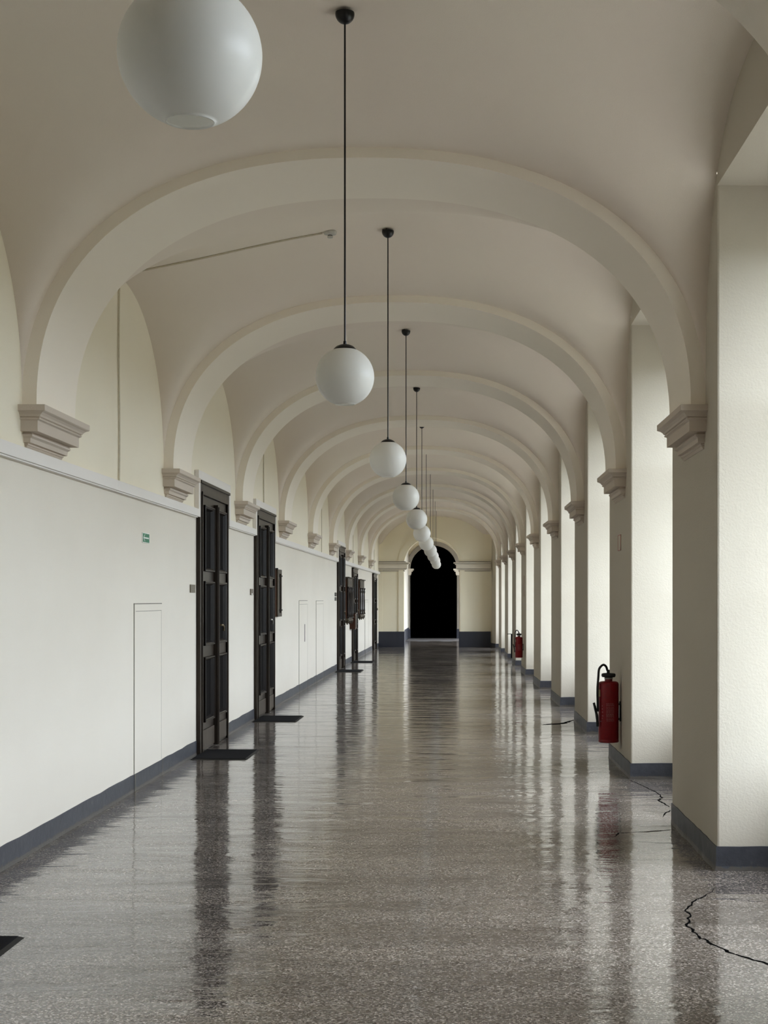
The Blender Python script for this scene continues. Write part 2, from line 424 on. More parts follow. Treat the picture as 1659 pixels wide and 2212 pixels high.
# last short pier runs into the end wall
m = MB(); y0 = pier_near(9)
m.hexa([(XR(y0), y0, 0), (XR(y0) + DEEP, y0, 0), (2.2, Y_END + .3, 0), (XR(Y_END), Y_END + .3, 0), (XR(y0), y0, H_TOP), (XR(y0) + DEEP, y0, H_TOP), (2.2, Y_END + .3, H_TOP), (XR(Y_END), Y_END + .3, H_TOP)])
m.build('pier', M['pier'], wr, bevel=.01)
m = MB(); x0_, x1_ = XR(y0), XR(Y_END)
m.hexa([(x0_ - .008, y0 - .008, 0), (x0_ + WIN, y0 - .008, 0), (x0_ + WIN, y0 + .03, 0), (x0_ + .03, y0 + .03, 0), (x0_ - .008, y0 - .008, BH), (x0_ + WIN, y0 - .008, BH), (x0_ + WIN, y0 + .03, BH), (x0_ + .03, y0 + .03, BH)])
m.hexa([(x0_ - .008, y0 - .008, 0), (x0_ + .03, y0 + .03, 0), (x1_ + .03, Y_END, 0), (x1_ - .008, Y_END, 0), (x0_ - .008, y0 - .008, BH), (x0_ + .03, y0 + .03, BH), (x1_ + .03, Y_END, BH), (x1_ - .008, Y_END, BH)])
m.build('skirting_length', M['base'], br)
HEAD = 3.79; SILL = .55; WTOP = 3.52
portals = []
for n_, k in enumerate(range(K0 - 1, 9)):
    y0 = pier_near(k) + PIER_W; y1 = pier_near(k + 1)
    if y0 < Y_BACK: y0 = Y_BACK - .1
    xa, xb = XR(y0), XR(y1)
    m = MB(); m.hexa([(xa, y0, HEAD), (xa + DEEP, y0, HEAD), (xb + DEEP, y1, HEAD), (xb, y1, HEAD), (xa, y0, H_TOP), (xa + DEEP, y0, H_TOP), (xb + DEEP, y1, H_TOP), (xb, y1, H_TOP)])
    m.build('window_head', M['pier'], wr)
    xo = max(xa, xb)
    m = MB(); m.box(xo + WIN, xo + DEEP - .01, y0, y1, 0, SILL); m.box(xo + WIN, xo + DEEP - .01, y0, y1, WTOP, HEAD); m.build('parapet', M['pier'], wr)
    wn = tag(empty('window_%d' % (n_ + 1), (xo + WIN + .05, (y0 + y1) / 2, SILL)), 'tall window in the deep niche between right piers', kind='structure')
    hw = (y1 - y0) / 2; hh = WTOP - SILL
    m = MB(); t = .06
    m.box(0, .06, -hw, -hw + t, 0, hh); m.box(0, .06, hw - t, hw, 0, hh); m.box(0, .06, -hw, hw, 0, t); m.box(0, .06, -hw, hw, hh - t, hh)
    m.box(0, .06, -.05, .05, 0, hh); m.box(-.01, .07, -hw, hw, hh * .68, hh * .68 + .08)
    m.build('window_frame', M['frame_white'], wn)
    m = MB()
    for q in (-hw / 2, hw / 2): m.box(.015, .045, q - .015, q + .015, t, hh - t)
    for q in (.34,): m.box(.015, .045, -hw, hw, hh * q - .015, hh * q + .015)
    m.build('glazing_bars', M['frame_white'], wn)
    m = MB(); m.face([(.03, -hw + t, t), (.03, hw - t, t), (.03, hw - t, hh - t), (.03, -hw + t, hh - t)]); m.build('window_pane', M['pane'], wn)
    m = MB(); m.box(-.10, .0, -hw, hw, -.035, 0); m.build('window_sill', M['frame_white'], wn, bevel=.004)
    if k < -2:
        m = MB(); m.box(xo + WIN + .12, xo + WIN + .16, y0, y1, SILL, WTOP); m.build('window_light_block', M['frame_white'], wr); continue  # added unseen board, blocks daylight from behind the camera
    portals.append((xo + WIN + .16, (y0 + y1) / 2, (SILL + WTOP) / 2, y1 - y0, hh))

# ------------------------------------------------------------------ ceiling: groined bays and ribs
def rib_near(k): return 8.85 + BAY * k
RW = .90; PL, PR = .083, .085
def zbar(x, y, crown=4.12):
    a, b = XL(y), XR(y); c = (a + b) / 2; h = (b - a) / 2
    return SPRING - .02 + (crown - SPRING + .02) * ss((x - c) / h, 2.3)
def zlun(x, y, yc, half):
    a, b = XL(y), XR(y); u = (x - a) / (b - a)
    h = lerp_tab([(0, 1.30), (.5, 1.68), (1, 1.60)], u); n = lerp_tab([(0, 2.2), (.5, 2.3), (1, 2.7)], u)
    return SPRING - .02 + (h + .02) * ss((y - yc) / half, n)
def vz(x, y):
    k = math.floor((y - rib_near(0) - RW / 2) / BAY)          # bay between rib k and k+1
    ya = rib_near(k) + RW; yb = rib_near(k + 1)
    if k >= 8: ya = rib_near(8) + RW; yb = Y_END + .2
    yc = (ya + yb) / 2; half = (yb - ya) / 2
    a, b = zbar(x, y), zlun(x, y, yc, half)
    s = .085
    m = max(a, b); return m + s * math.log(math.exp((a - m) / s) + math.exp((b - m) / s)) - s * .35 * math.exp(-((a - b) / .2) ** 2) * 0
ceil = tag(empty('ceiling'), 'groin vaulted plaster ceiling of the corridor', kind='structure')
us = [math.cos(PI * (1 - i / 84)) for i in range(85)]
def bay(ya, yb):
    n = 64; m = MB()
    yy = [ya + (yb - ya) * (.5 - .5 * math.cos(PI * j / n)) for j in range(n + 1)]
    g = []
    for y in yy:
        a, b = XL(y), XR(y); row = []
        for u in us:
            x = (a + b) / 2 + u * (b - a) / 2
            row.append(m.bm.verts.new((x, y, vz(min(max(x, a + 1e-4), b - 1e-4), y))))
        g.append(row)
    for r0, r1 in zip(g, g[1:]):
        for i in range(len(us) - 1): m.bm.faces.new((r0[i], r0[i + 1], r1[i + 1], r1[i]))
    return m.build('vault_bay', M['vault'], ceil, smooth='all')
e = 1e-3
bay(Y_BACK - .1, rib_near(-3) + .4)
for k in range(-3, 8): bay(rib_near(k) + RW - .02, rib_near(k + 1) + .02)
bay(rib_near(8) + RW - .02, Y_END + .02)
def rib(k):
    y0 = rib_near(k); y1 = y0 + RW
    m = MB(); n = 72; rings = []
    for i in range(n + 1):
        th = PI * i / n; cu = -math.cos(th)
        # superellipse parameterised by angle
        ex = 2 / 2.3; ux = math.copysign(abs(math.cos(th)) ** ex, cu); uz = abs(math.sin(th)) ** ex
        r = []
        for y, out in ((y0, 0), (y1, 0), (y1, 1), (y0, 1)):
            a, b = XL(y) + PL, XR(y) - PR; c = (a + b) / 2; h = (b - a) / 2
            o = .13 if out else 0
            r.append((c + ux * (h + o), y, SPRING - (.02 if out else .0) + uz * (4.06 - SPRING + o)))
        rings.append(r)
    m.loops(rings, True, True)
    return m.build('arch_rib', M['rib'], ceil, smooth=True)
for k in range(-3, 9): rib(k)

# ------------------------------------------------------------------ corbels
PROF = [(.004, 2.378), (.012, 2.388), (.016, 2.392), (.013, 2.396), (.022, 2.402), (.020, 2.410), (.040, 2.413), (.042, 2.438), (.046, 2.442), (.056, 2.449), (.057, 2.458), (.048, 2.467),
        (.046, 2.4715), (.099, 2.472), (.099, 2.533), (.104, 2.537), (.112, 2.540), (.115, 2.546), (.108, 2.553), (.117, 2.556), (.123, 2.566), (.136, 2.577), (.149, 2.582), (.155, 2.586), (.155, 2.62)]
def corbel(side, k):
    yc = 9.30 + BAY * k; m = MB(); rings = []
    for p, z in PROF:
        a, b = yc - .385 - p, yc + .385 + p; X = XL if side < 0 else XR
        f = 1 if side < 0 else -1
        rings.append([(X(a) - f * .01, a, z), (X(a) + f * p, a, z), (X(b) + f * p, b, z), (X(b) - f * .01, b, z)])
    m.loops(rings, True, True); o = m.build('corbel', M['stone'], bevel=.0)
    return o
for k in range(9):
    for side in (-1, 1):
        o = corbel(side, k)
        if side < 0:
            lab = '%s moulded stone corbel from the front on the left wall' % ORD[k].capitalize()
            lab = {0: 'largest, nearest moulded stone corbel on the left wall', 1: 'moulded stone corbel just left of the nearest dark door', 2: 'moulded stone corbel at the second dark door'}.get(k, lab)
        else:
            lab = {0: 'largest, nearest moulded stone corbel on the right piers', 1: 'moulded stone corbel on the pier carrying the large extinguisher'}.get(k, '%s moulded stone corbel from the front on the right piers' % ORD[k].capitalize())
        tag(o, lab[0].lower() + lab[1:], 'corbel', 'moulded corbels on the %s wall' % ('left' if side < 0 else 'right'))

# ------------------------------------------------------------------ pendant globe lamps
LX = [-.516, -.5265, -.512, -.5146, -.5135, -.540, -.551, -.544, -.552, -.556, -.577]
LZ = [1.06, 1.057, 1.052, 1.077, 1.071, 1.079, 1.098, 1.082, 1.085, 1.07, 1.045]
GR = .1395
def globe_prof(r, inner=False):
    a0 = math.asin(.345); a1 = PI - math.asin(.36)
    pts = []
    for i in range(41):
        a = a0 + (a1 - a0) * i / 40; pts.append((r * math.sin(a), -r * math.cos(a)))
    return pts
def make_lamp(x, y, z, crown):
    t = empty('pendant_lamp', (x, y, z))
    outer = globe_prof(GR); inner = [(r * .972, zz * .972) for r, zz in outer]
    ib = list(reversed(inner)); ib[-1] = (outer[0][0] * .965, outer[0][1])
    prof = list(reversed(ib)); prof = [(outer[0][0] * .955, outer[0][1] + .002)] + outer[0:]   # shell
    m = MB(); m.lathe([(q[0], q[1]) for q in reversed(inner)] + [(outer[0][0] * .96, outer[0][1] - .0015), (outer[0][0], outer[0][1] - .0005)] + outer, n=64, cap=False)
    m.build('globe_shade', M['opal'], t, smooth='all')
    m = MB(); rt = GR * .37; zt = GR * .928
    m.lathe([(rt, zt - .002), (rt + .003, zt), (rt * .94, zt + .008), (rt * .75, zt + .016), (rt * .45, zt + .0225), (rt * .15, zt + .0255), (.008, zt + .028), (.007, zt + .04), (.0045, zt + .042)], n=40)
    m.build('shade_cap', M['black'], t, smooth=True)
    m = MB(); m.lathe([(.013, GR * .90), (.013, GR * .62), (.016, GR * .60), (.022, GR * .45), (.022, GR * .32), (.014, GR * .22), (.001, GR * .2)], n=20)
    m.build('bulb', M['opal'], t, smooth=True)
    h = crown - z
    m = MB(); m.tube([(0, 0, zt + .03), (0, 0, h - .055)], .0045, 10); m.build('rod', M['black'], t, smooth=True)
    m = MB(); q = .046
    m.lathe([(.0045, h - .075)] + [(q * math.sin(a), h - .024 - q * 1.06 * math.cos(a)) for a in [PI / 2 * i / 10 for i in range(1, 11)]] + [(q * .98, h - .018), (q * .5, h - .012)], n=32)
    m.build('ceiling_canopy', M['black'], t, smooth=True)
    m = MB(); m.tube([(-.012, 0, h - .016), (-.012, 0, h + .0)], .003, 8); m.tube([(0, 0, h - .014), (-.045, .005, h - .008), (-.052, .008, h + .003)], .0022, 6)
    m.build('ceiling_hook', M['black'], t, smooth=True)
    return t
LAB = {0: 'huge out-of-frame-topped white globe lamp at the top left', 1: 'white globe lamp hanging lowest-looking in the middle, nearest with its black rod visible',
       2: 'second smaller white globe lamp behind the nearest rod-hung one', 3: 'third white globe lamp, its black cap just below the second globe'}
LAB = {0: 'largest white globe pendant, cut off by the top edge of the picture', 1: 'white globe pendant with the longest visible black rod, in the middle',
       2: 'white globe pendant right behind and below the one on the longest rod'}
crown = vz(LX[1], 2.97 + BAY) + .003
proto = None
for k in range(11):
    y = 2.97 + BAY * k
    if proto is None: t = proto = make_lamp(LX[k], y, EYE + LZ[k], EYE + LZ[k] + (crown - EYE - 1.06))
    else:
        t = copy_tree(proto); t.location = (LX[k], y, EYE + LZ[k])
    dz = vz(LX[k], y) + .003 - (EYE + LZ[k]) - (crown - EYE - 1.06)
    t.location.z += dz
    lab = LAB.get(k, '%s white globe pendant counted from the camera in the receding row' % ORD[k])
    if k == 10: lab = 'farthest and lowest white globe pendant, against the black archway'
    tag(t, lab, 'pendant lamp', 'white globe pendants down the corridor')

# ------------------------------------------------------------------ end wall, passage, dark archway
def arch_wall(name, x0, x1, zt, cx, r, spring, y0, y1, mat, parent=None, seg=40):
    m = MB(); A = [(cx - r, 0), (cx - r, spring)] + [(cx - r * math.cos(PI * i / seg), spring + r * math.sin(PI * i / seg)) for i in range(1, seg)] + [(cx + r, spring), (cx + r, 0)]
    for y in (y0, y1):
        f = lambda pts: m.face([(p[0], y, p[1]) for p in pts])
        f([(x0, 0), (cx - r, 0), (cx - r, spring), (x0, spring)]); f([(cx + r, 0), (x1, 0), (x1, spring), (cx + r, spring)])
        f([(x0, spring), (cx - r, spring), (cx - r, zt), (x0, zt)]); f([(cx + r, spring), (x1, spring), (x1, zt), (cx + r, zt)])
        for a, b in zip(A[1:-1], A[2:-1]): f([a, b, (b[0], zt), (a[0], zt)])
    for a, b in zip(A, A[1:]): m.face([(a[0], y0, a[1]), (b[0], y0, b[1]), (b[0], y1, b[1]), (a[0], y1, a[1])])
    bmesh.ops.remove_doubles(m.bm, verts=m.bm.verts, dist=1e-5)
    return m.build(name, mat, parent)
def ring(name, cx, r0, r1, spring, y0, y1, mat, parent, legs=0, seg=40):
    m = MB(); rings = []
    pts = [(-1, 0, 0, legs)] if legs is not None else []
    P = []
    if legs: P.append((PI, 0.0, True))
    for i in range(seg + 1): P.append((PI - PI * i / seg, None, False))
    if legs: P.append((0, 0.0, True))
    for th, z, foot in P:
        r = []
        for rad, y in ((r0, y0), (r1, y0), (r1, y1), (r0, y1)):
            zz = 0 if foot else spring + rad * math.sin(th)
            r.append((cx + rad * math.cos(th), y, zz))
        rings.append(r)
    m.loops(rings, True, True); return m.build(name, mat, parent)
ACX, AR, ASP = -.755, .872, 2.58
we = tag(arch_wall('wall_end', -2.75, 2.3, H_TOP, ACX, AR, ASP, Y_END, Y_END + .5, M['endwall']), 'cream end wall with the tall round arch', kind='structure')
ring('arch_moulding', ACX, AR + .06, AR + .20, ASP, Y_END - .03, Y_END + .01, M['endwall'], we)
for sx in (-1, 1):
    a = ACX + sx * (AR + .02); b = ACX + sx * (AR + .17)
    m = MB(); m.box(min(a, b), max(a, b), Y_END - .035, Y_END, .49, 2.42); m.build('pilaster_strip', M['endwall'], we)
for (xa, xb, sx) in ((-2.42, ACX - AR, -1), (ACX + AR, 1.11, 1)):
    m = MB()      # entablature with a lip turning into the arch
    for p, z0, z1 in ((.02, 2.405, 2.44), (.07, 2.44, 2.475), (.10, 2.475, 2.60), (.135, 2.60, 2.64), (.18, 2.64, 2.67), (.04, 2.67, 2.70)):
        if sx < 0: m.box(xa, xb + p, Y_END - p, Y_END + .5 + p * .3, z0, z1)
        else: m.box(xb, xa - p, Y_END - p, Y_END + .5 + p * .3, z0, z1)
    m.build('impost_cornice', M['impost'], we, bevel=.004)
    m = MB()
    for p, z0, z1 in ((.165, 2.628, 2.64), (.095, 2.464, 2.476), (.03, 2.392, 2.405), (.06, 2.672, 2.70)):
        if sx < 0: m.box(xa, xb + p * .9, Y_END - p, Y_END + .3, z0, z1)
        else: m.box(xb, xa - p * .9, Y_END - p, Y_END + .3, z0, z1)
    m.build('cornice_shade_lines', M['shade_stone'], we)  # dark strips painting the shade lines between the cornice steps
    m = MB()
    m.box(xa, xb, Y_END - .05, Y_END + .52, 0, .49) if sx < 0 else m.box(xa, xb, Y_END - .05, Y_END + .52, 0, .49)
    if sx < 0: m.box(ACX - AR - .05, ACX - AR + .012, Y_END - .03, Y_END + .52, 0, .49)
    else: m.box(ACX + AR - .012, ACX + AR + .05, Y_END - .03, Y_END + .52, 0, .49)
    m.build('plinth', M['plinth'], we)
# left corner pilaster of the end wall
m = MB(); m.box(-2.44, -2.30, Y_END - .03, Y_END, .49, 2.43); m.build('corner_strip', M['endwall'], we)
# passage behind the arch
PY0, PY1 = Y_END + .5, 59.2
wp = tag(empty('wall_passage'), 'bright white passage beyond the arch', kind='structure')
m = MB(); m.face([(-1.82, PY0, 0), (-1.82, PY1, 0), (-1.82, PY1, 4.4), (-1.82, PY0, 4.4)]); m.build('side_wall', M['wall_lower'], wp)
m = MB(); m.box(-1.82, -1.80, PY0, PY1, 0, .42); m.build('plinth', M['base'], wp)
m = MB(); m.face([(-3, PY0, 4.4), (3, PY0, 4.4), (3, PY1, 4.4), (-3, PY1, 4.4)]); m.build('passage_ceiling', M['wall'], wp)
m = MB()
for a, b in ((PY0, 49.6), (51.6, 52.6), (54.6, 55.6), (57.8, PY1)): m.box(1.5, 1.9, a, b, 0, 4.4)
m.box(1.5, 1.9, PY0, PY1, 3.7, 4.4); m.box(1.5, 1.9, PY0, PY1, 0, .3)
m.build('window_wall', M['wall_lower'], wp)
for a, b in ((49.6, 51.6), (52.6, 54.6), (55.6, 57.8)): portals.append((1.85, (a + b) / 2, 2.0, b - a, 3.4))
BCX, BR, BSP = -.855, .91, 2.69
wf = tag(arch_wall('wall_archway', -3, 3, 4.4, BCX, BR, BSP, PY1, PY1 + .5, M['wall']), 'far wall with the inner arch opening into darkness', kind='structure')
ring('arch_moulding', BCX, BR - .001, BR + .15, BSP, PY1 - .12, PY1 + .02, M['shade_stone'], wf)  # inner arch ring and pilasters: shadow painted in as darker stone
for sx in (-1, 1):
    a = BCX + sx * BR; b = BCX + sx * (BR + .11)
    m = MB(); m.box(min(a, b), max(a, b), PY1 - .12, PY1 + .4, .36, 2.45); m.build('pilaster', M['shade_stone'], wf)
    m = MB(); m.box(min(a - sx * .01, b + sx * .01), max(a - sx * .01, b + sx * .01), PY1 - .13, PY1 + .4, 0, .36); m.build('plinth', M['plinth'], wf)
    m = MB()
    for p, z0, z1 in ((.03, 2.44, 2.47), (.05, 2.50, 2.58), (.10, 2.58, 2.63), (.14, 2.63, 2.69), (.04, 2.47, 2.50)):
        m.box(min(a - sx * p, b + sx * p), max(a - sx * p, b + sx * p), PY1 - .12 - p, PY1 + .4, z0, z1)
    m.build('pilaster_capital', M['impost'], wf)
m = MB(); q = .42; nx_, ny_ = 8, 10  # chequer of pale and dark squares on the passage floor
for i in range(nx_):
    for j in range(ny_):
        if (i + j) % 2: m.box(-1.79 + q * i, -1.79 + q * (i + 1), 54.8 + q * j, 54.8 + q * (j + 1), 0, .003)
m.build('pale_squares', M['pale_tile'], wp)
m = MB()
for i in range(nx_):
    for j in range(ny_):
        if not (i + j) % 2: m.box(-1.79 + q * i, -1.79 + q * (i + 1), 54.8 + q * j, 54.8 + q * (j + 1), 0, .003)
m.build('slate_squares', M['base'], wp)
# unlit room behind, its darkness painted as black walls and floor
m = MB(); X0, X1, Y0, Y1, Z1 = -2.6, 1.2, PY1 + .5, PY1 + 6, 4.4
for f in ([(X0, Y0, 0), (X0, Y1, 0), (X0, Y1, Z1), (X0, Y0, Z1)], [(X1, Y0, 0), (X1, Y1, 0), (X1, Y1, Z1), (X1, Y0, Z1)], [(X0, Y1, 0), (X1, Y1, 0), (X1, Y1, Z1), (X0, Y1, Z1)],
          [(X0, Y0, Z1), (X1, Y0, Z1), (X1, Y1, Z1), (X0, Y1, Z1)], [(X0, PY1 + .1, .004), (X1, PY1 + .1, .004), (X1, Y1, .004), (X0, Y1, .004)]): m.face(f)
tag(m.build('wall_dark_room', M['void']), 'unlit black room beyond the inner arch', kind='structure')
# wall behind the camera
m = MB(); m.face([(-2.7, Y_BACK, 0), (2.6, Y_BACK, 0), (2.6, Y_BACK, H_TOP), (-2.7, Y_BACK, H_TOP)])
tag(m.build('wall_back', M['wall']), 'plain cream wall closing the corridor behind the camera', kind='structure')

# ------------------------------------------------------------------ flush access panels in the left wall
def access_panel(y0, y1, top, lab, slit=False):
    x = XL((y0 + y1) / 2); t = tag(empty('access_panel', (x, y0, 0)), lab, 'wall panel', 'flush painted panels in the left wall')
    w = y1 - y0
    m = MB(); m.box(.0005, .007, .012, w - .006, BH, top - .008); m.build('panel_face', M['wall_lower'], t, bevel=.002)
    m = MB(); g = .009
    m.box(.0003, .0040, 0, g + .003, 0.0, top); m.box(.0003, .0035, w - .006, w, BH, top); m.box(.0003, .0042, 0, w, top - .008, top)
    m.box(.0068, .0078, .05, w - .04, top - .065, top - .061); m.box(.0068, .0078, w - .045, w - .041, BH, top - .061)
    m.box(.011, .0145, 0, .012, .0, BH); m.box(.011, .013, w - .008, w, .0, BH)
    m.build('panel_gap', M['gap'], t)
    if slit: m = MB(); m.box(.007, .012, w * .62, w * .62 + .03, .80, 1.09); m.build('pull_slot', M['black'], t)
access_panel(11.92, 13.05, 1.47, 'large flush panel in the left wall, left of the nearest door')
access_panel(24.5, 25.9, 1.485, 'flush panel with a dark vertical slot, right of the second door', True)
access_panel(27.5, 29.0, 1.48, 'plain flush panel right of the one with a dark slot')
access_panel(41.6, 43.3, 1.49, 'small distant flush panel beyond the carved cabinets')

# ------------------------------------------------------------------ signs and plates
def wall_plate(name, y0, y1, z0, z1, mat, lab, cat, p=.006, group=None):
    t = tag(empty(name, (XL((y0 + y1) / 2) + .0005, y0, z0)), lab, cat, group)
    m = MB(); m.box(0, p, 0, y1 - y0, 0, z1 - z0); m.build('plate', M[mat], t, bevel=.0015); return t
t = wall_plate('direction_sign', 12.23, 12.51, 1.957, 2.038, 'sign_white', 'small green sign with a white arrow pointing left', 'sign')
m = MB(); m.box(.006, .0068, .012, .268, .006, .075); m.build('sign_field', M['green'], t)
m = MB(); zc = .0405; w_ = .0055
m.box(.0068, .0075, .055, .245, zc - w_, zc + w_)
for s_ in (-1, 1):
    m.hexa([(.0068, .030, zc - .002 * s_), (.0075, .030, zc - .002 * s_), (.0075, .085, zc + s_ * .028), (.0068, .085, zc + s_ * .028),
            (.0068, .044, zc - .002 * s_), (.0075, .044, zc - .002 * s_), (.0075, .100, zc + s_ * .028), (.0068, .100, zc + s_ * .028)])
m.build('arrow', M['sign_white'], t)
def nameplate(y0, y1, z0, z1, lab, mat='plate', paper=False):
    t = wall_plate('name_plate', y0, y1, z0, z1, mat, lab, 'name plate', .010, 'small door plates on the left wall')
    w = y1 - y0; h = z1 - z0
    m = MB()
    for q in (.68, .36): m.box(.010, .0108, w * .2, w * .8, h * q - .002, h * q + .003)
    m.build('engraving', M['gap'], t)
    if paper: m = MB(); m.box(.010, .0115, w * .35, w * .7, 0, h * .3); m.build('paper_slip', M['white_paper'], t)
nameplate(14.44, 14.69, 1.566, 1.642, 'small bronze plate left of the nearest dark door')
nameplate(18.68, 18.92, 1.555, 1.63, 'small bronze plate with a white slip left of the second dark door', paper=True)
nameplate(31.75, 32.12, 1.567, 1.645, 'upper black plate left of the third dark door', 'black')
nameplate(31.75, 32.12, 1.475, 1.548, 'lower black plate left of the third dark door', 'black')

def right_sign(y, z0, z1, w, lab):
    x = XR(y); t = tag(empty('fire_sign', (x, y, z0)), lab, 'sign', 'slim signs above the extinguishers')
    m = MB(); m.box(-.006, 0, 0, w, 0, z1 - z0); m.build('plate', M['pier'], t)
    m = MB(); h = z1 - z0
    for a, b, c, d in ((0, w, 0, .006), (0, w, h - .006, h), (0, .02, 0, h), (w - .02, w, 0, h)): m.box(-.0075, -.006, a, b, c, d)
    m.build('sign_border', M['sign_red'], t)
right_sign(13.50, 1.935, 2.075, .22, 'slim red-edged sign above the nearest fire extinguisher')
right_sign(30.5, 1.56, 1.98, .16, 'slim red-edged sign above the distant fire extinguisher')

# ------------------------------------------------------------------ fire extinguishers
def extinguisher(x, y, z, R, H, lab, big=True):
    t = tag(empty('fire_extinguisher', (x, y, z)), lab, 'fire extinguisher')
    m = MB(); q = R * .16
    prof = [(R * .3, 0.006), (R * .93, .0), (R, .006), (R, .02), (R * .985, .024), (R * .985, .03), (R, .034)]
    prof += [(R, H * .82)] + [(R * (.40 + .60 * math.cos(a)) if False else R * .40 + R * .60 * math.cos(a) ** .55, H * .935 + H * .052 * math.sin(a)) for a in [PI / 2 * i / 9 for i in range(0, 10)]]
    prof += [(R * .38, H * .99), (R * .37, H * 1.02)]
    m.lathe(prof, n=48); m.build('cylinder', M['red'], t, smooth=True)
    m = MB(); zc = H * 1.02
    m.lathe([(R * .40, zc), (R * .42, zc + .012), (R * .36, zc + .016), (R * .36, zc + .022)], n=24); m.build('neck_ring', M['steel'], t, smooth=True)
    m = MB(); k = zc + .02
    m.lathe([(R * .42, k - .004), (R * .62, k - .002), (R * .69, k + .006), (R * .70, k + .016), (R * .67, k + .027), (R * .5, k + .032), (R * .2, k + .034)], n=28)
    m.box(-R * .16, R * .10, -R * .16, R * .16, k + .03, k + .062); m.build('valve_head', M['rubber'], t, smooth=True)
    m = MB(); a0 = k + .055
    path = [(-.01, 0, a0), (-.022, -.01, a0 + .035), (-.045, -.02, a0 + .052), (-.068, -.03, a0 + .040), (-.088, -.035, a0 + .010), (-R - .004, -.04, a0 - .06), (-R - .012, -.045, a0 - .16), (-R - .010, -.045, H * .62), (-R - .008, -.045, H * .50)]
    S = R / .09
    path = [(p_[0] * (S if i < 5 else 1), p_[1] * S, a0 + (p_[2] - a0) * (S if i < 7 else 1)) for i, p_ in enumerate(path)]
    # smooth the path
    V = [Vector(p_) for p_ in path]; Q = []
    for i in range(len(V) - 1):
        p0, p1, p2, p3 = V[max(i - 1, 0)], V[i], V[i + 1], V[min(i + 2, len(V) - 1)]
        for j in range(6):
            u = j / 6; Q.append(.5 * ((2 * p1) + (p2 - p0) * u + (2 * p0 - 5 * p1 + 4 * p2 - p3) * u * u + (3 * p1 - p0 - 3 * p2 + p3) * u ** 3))
    Q.append(V[-1]); m.tube(Q, .0100 * S, 12); m.build('hose', M['rubber'], t, smooth=True)
    m = MB(); nx = -R - .012
    m.tube([(nx, -.045, H * .26), (nx, -.045, H * .31), (nx - .002, -.045, H * .36), (nx - .006, -.045, H * .44), (nx - .022, -.045, H * .60)], [.011 * S, .013 * S, .011 * S, .013 * S, .008 * S], 10)
    m.tube([(nx - .006, -.045, H * .42), (nx - .030, -.045, H * .625), (nx - .034, -.045, H * .64)], [.009 * S, .010 * S, .012 * S], 8); m.build('nozzle', M['rubber'], t, smooth=True)
    # wall bracket towards the pier
    m = MB(); m.box(R * .8, R + .012, -.02, .02, H * .36, H * .39); m.box(R * .8, R + .012, -.02, .02, H * .60, H * .63); m.box(R + .005, R + .015, -.03, .03, H * .34, H * .66)
    m.build('wall_bracket', M['black'], t)
    # printed instructions wrapped on the near side
    def patch(mm, a0_, a1_, z0, z1, rr=R * 1.006):
        n = max(2, int(abs(a1_ - a0_) / 6)); vs = []
        for i in range(n + 1):
            a = math.radians(a0_ + (a1_ - a0_) * i / n); vs.append((mm.bm.verts.new((rr * math.sin(a), -rr * math.cos(a), z0)), mm.bm.verts.new((rr * math.sin(a), -rr * math.cos(a), z1))))
        for p_, q_ in zip(vs, vs[1:]): mm.bm.faces.new((p_[0], q_[0], q_[1], p_[1]))
    m = MB(); rnd = random.Random(3)
    z = H * .635; 
    for li in range(15):
        hh = H * (.006 if li not in (9, 10) else .012); a = -18
        if li in (3, 12): z -= H * .008
        while a < 26:
            b = a + rnd.uniform(5, 13); patch(m, a, min(b, 27), z - hh, z); a = b + 2.5
        z -= hh + H * .012
    for zz in (.60, .55, .50, .44, .40): patch(m, -46, -36 - rnd.uniform(0, 5), H * zz - H * .012, H * zz)
    patch(m, -62, -48, H * .335, H * .352)
    m.build('printed_label', M['print'], t)
    m = MB(); patch(m, -78, -58, H * .74, H * .855, R * 1.008); m.build('inspection_sticker', M['yellow'], t)
    return t
extinguisher(1.356, 13.54, .236, .0900, .548, 'large red fire extinguisher with black hose on the near right pier')
extinguisher(1.262, 30.4, .343, .0740, .42, 'small distant red fire extinguisher far along the right piers')
t = tag(empty('wall_rack', (XR(36.0) - .002, 35.98, .12)), 'thin black upright rack with a small flat top on a far right pier', 'rack')
m = MB(); m.box(-.03, .0, 0, .05, 0, .56); m.build('upright', M['black'], t)
m = MB(); m.box(-.12, .0, -.02, .07, .56, .572); m.build('rack_top', M['black'], t)

# ------------------------------------------------------------------ door mats
MATS = [(5.88, 6.78, -2.47, -1.912, 'black rubber mat cut off at the lower left corner'), (14.3, 15.2, -2.487, -1.95, 'black door mat in front of the nearest dark door'),
        (18.7, 19.62, -2.496, -1.945, 'black door mat in front of the second dark door'), (31.5, 32.5, -2.49, -1.947, 'thin dark mat at the third dark door, below the carved cabinets'),
        (36.1, 37.1, -2.49, -1.95, 'farthest dark door mat on the left')]
for a, b, x0, x1, lab in MATS:
    t = tag(empty('door_mat', ((x0 + x1) / 2, (a + b) / 2, 0)), lab, 'door mat', 'black mats by the left doors')
    w, h = (x1 - x0) / 2, (b - a) / 2
    m = MB(); m.loops([[(-w, -h, .0005), (w, -h, .0005), (w, h, .0005), (-w, h, .0005)], [(-w + .02, -h + .02, .009), (w - .02, -h + .02, .009), (w - .02, h - .02, .009), (-w + .02, h - .02, .009)]])
    m.build('rubber_edge', M['rubber'], t)
    m = MB(); m.box(-w + .022, w - .022, -h + .022, h - .022, .0085, .012); m.build('ribbed_pad', M['mat'], t)

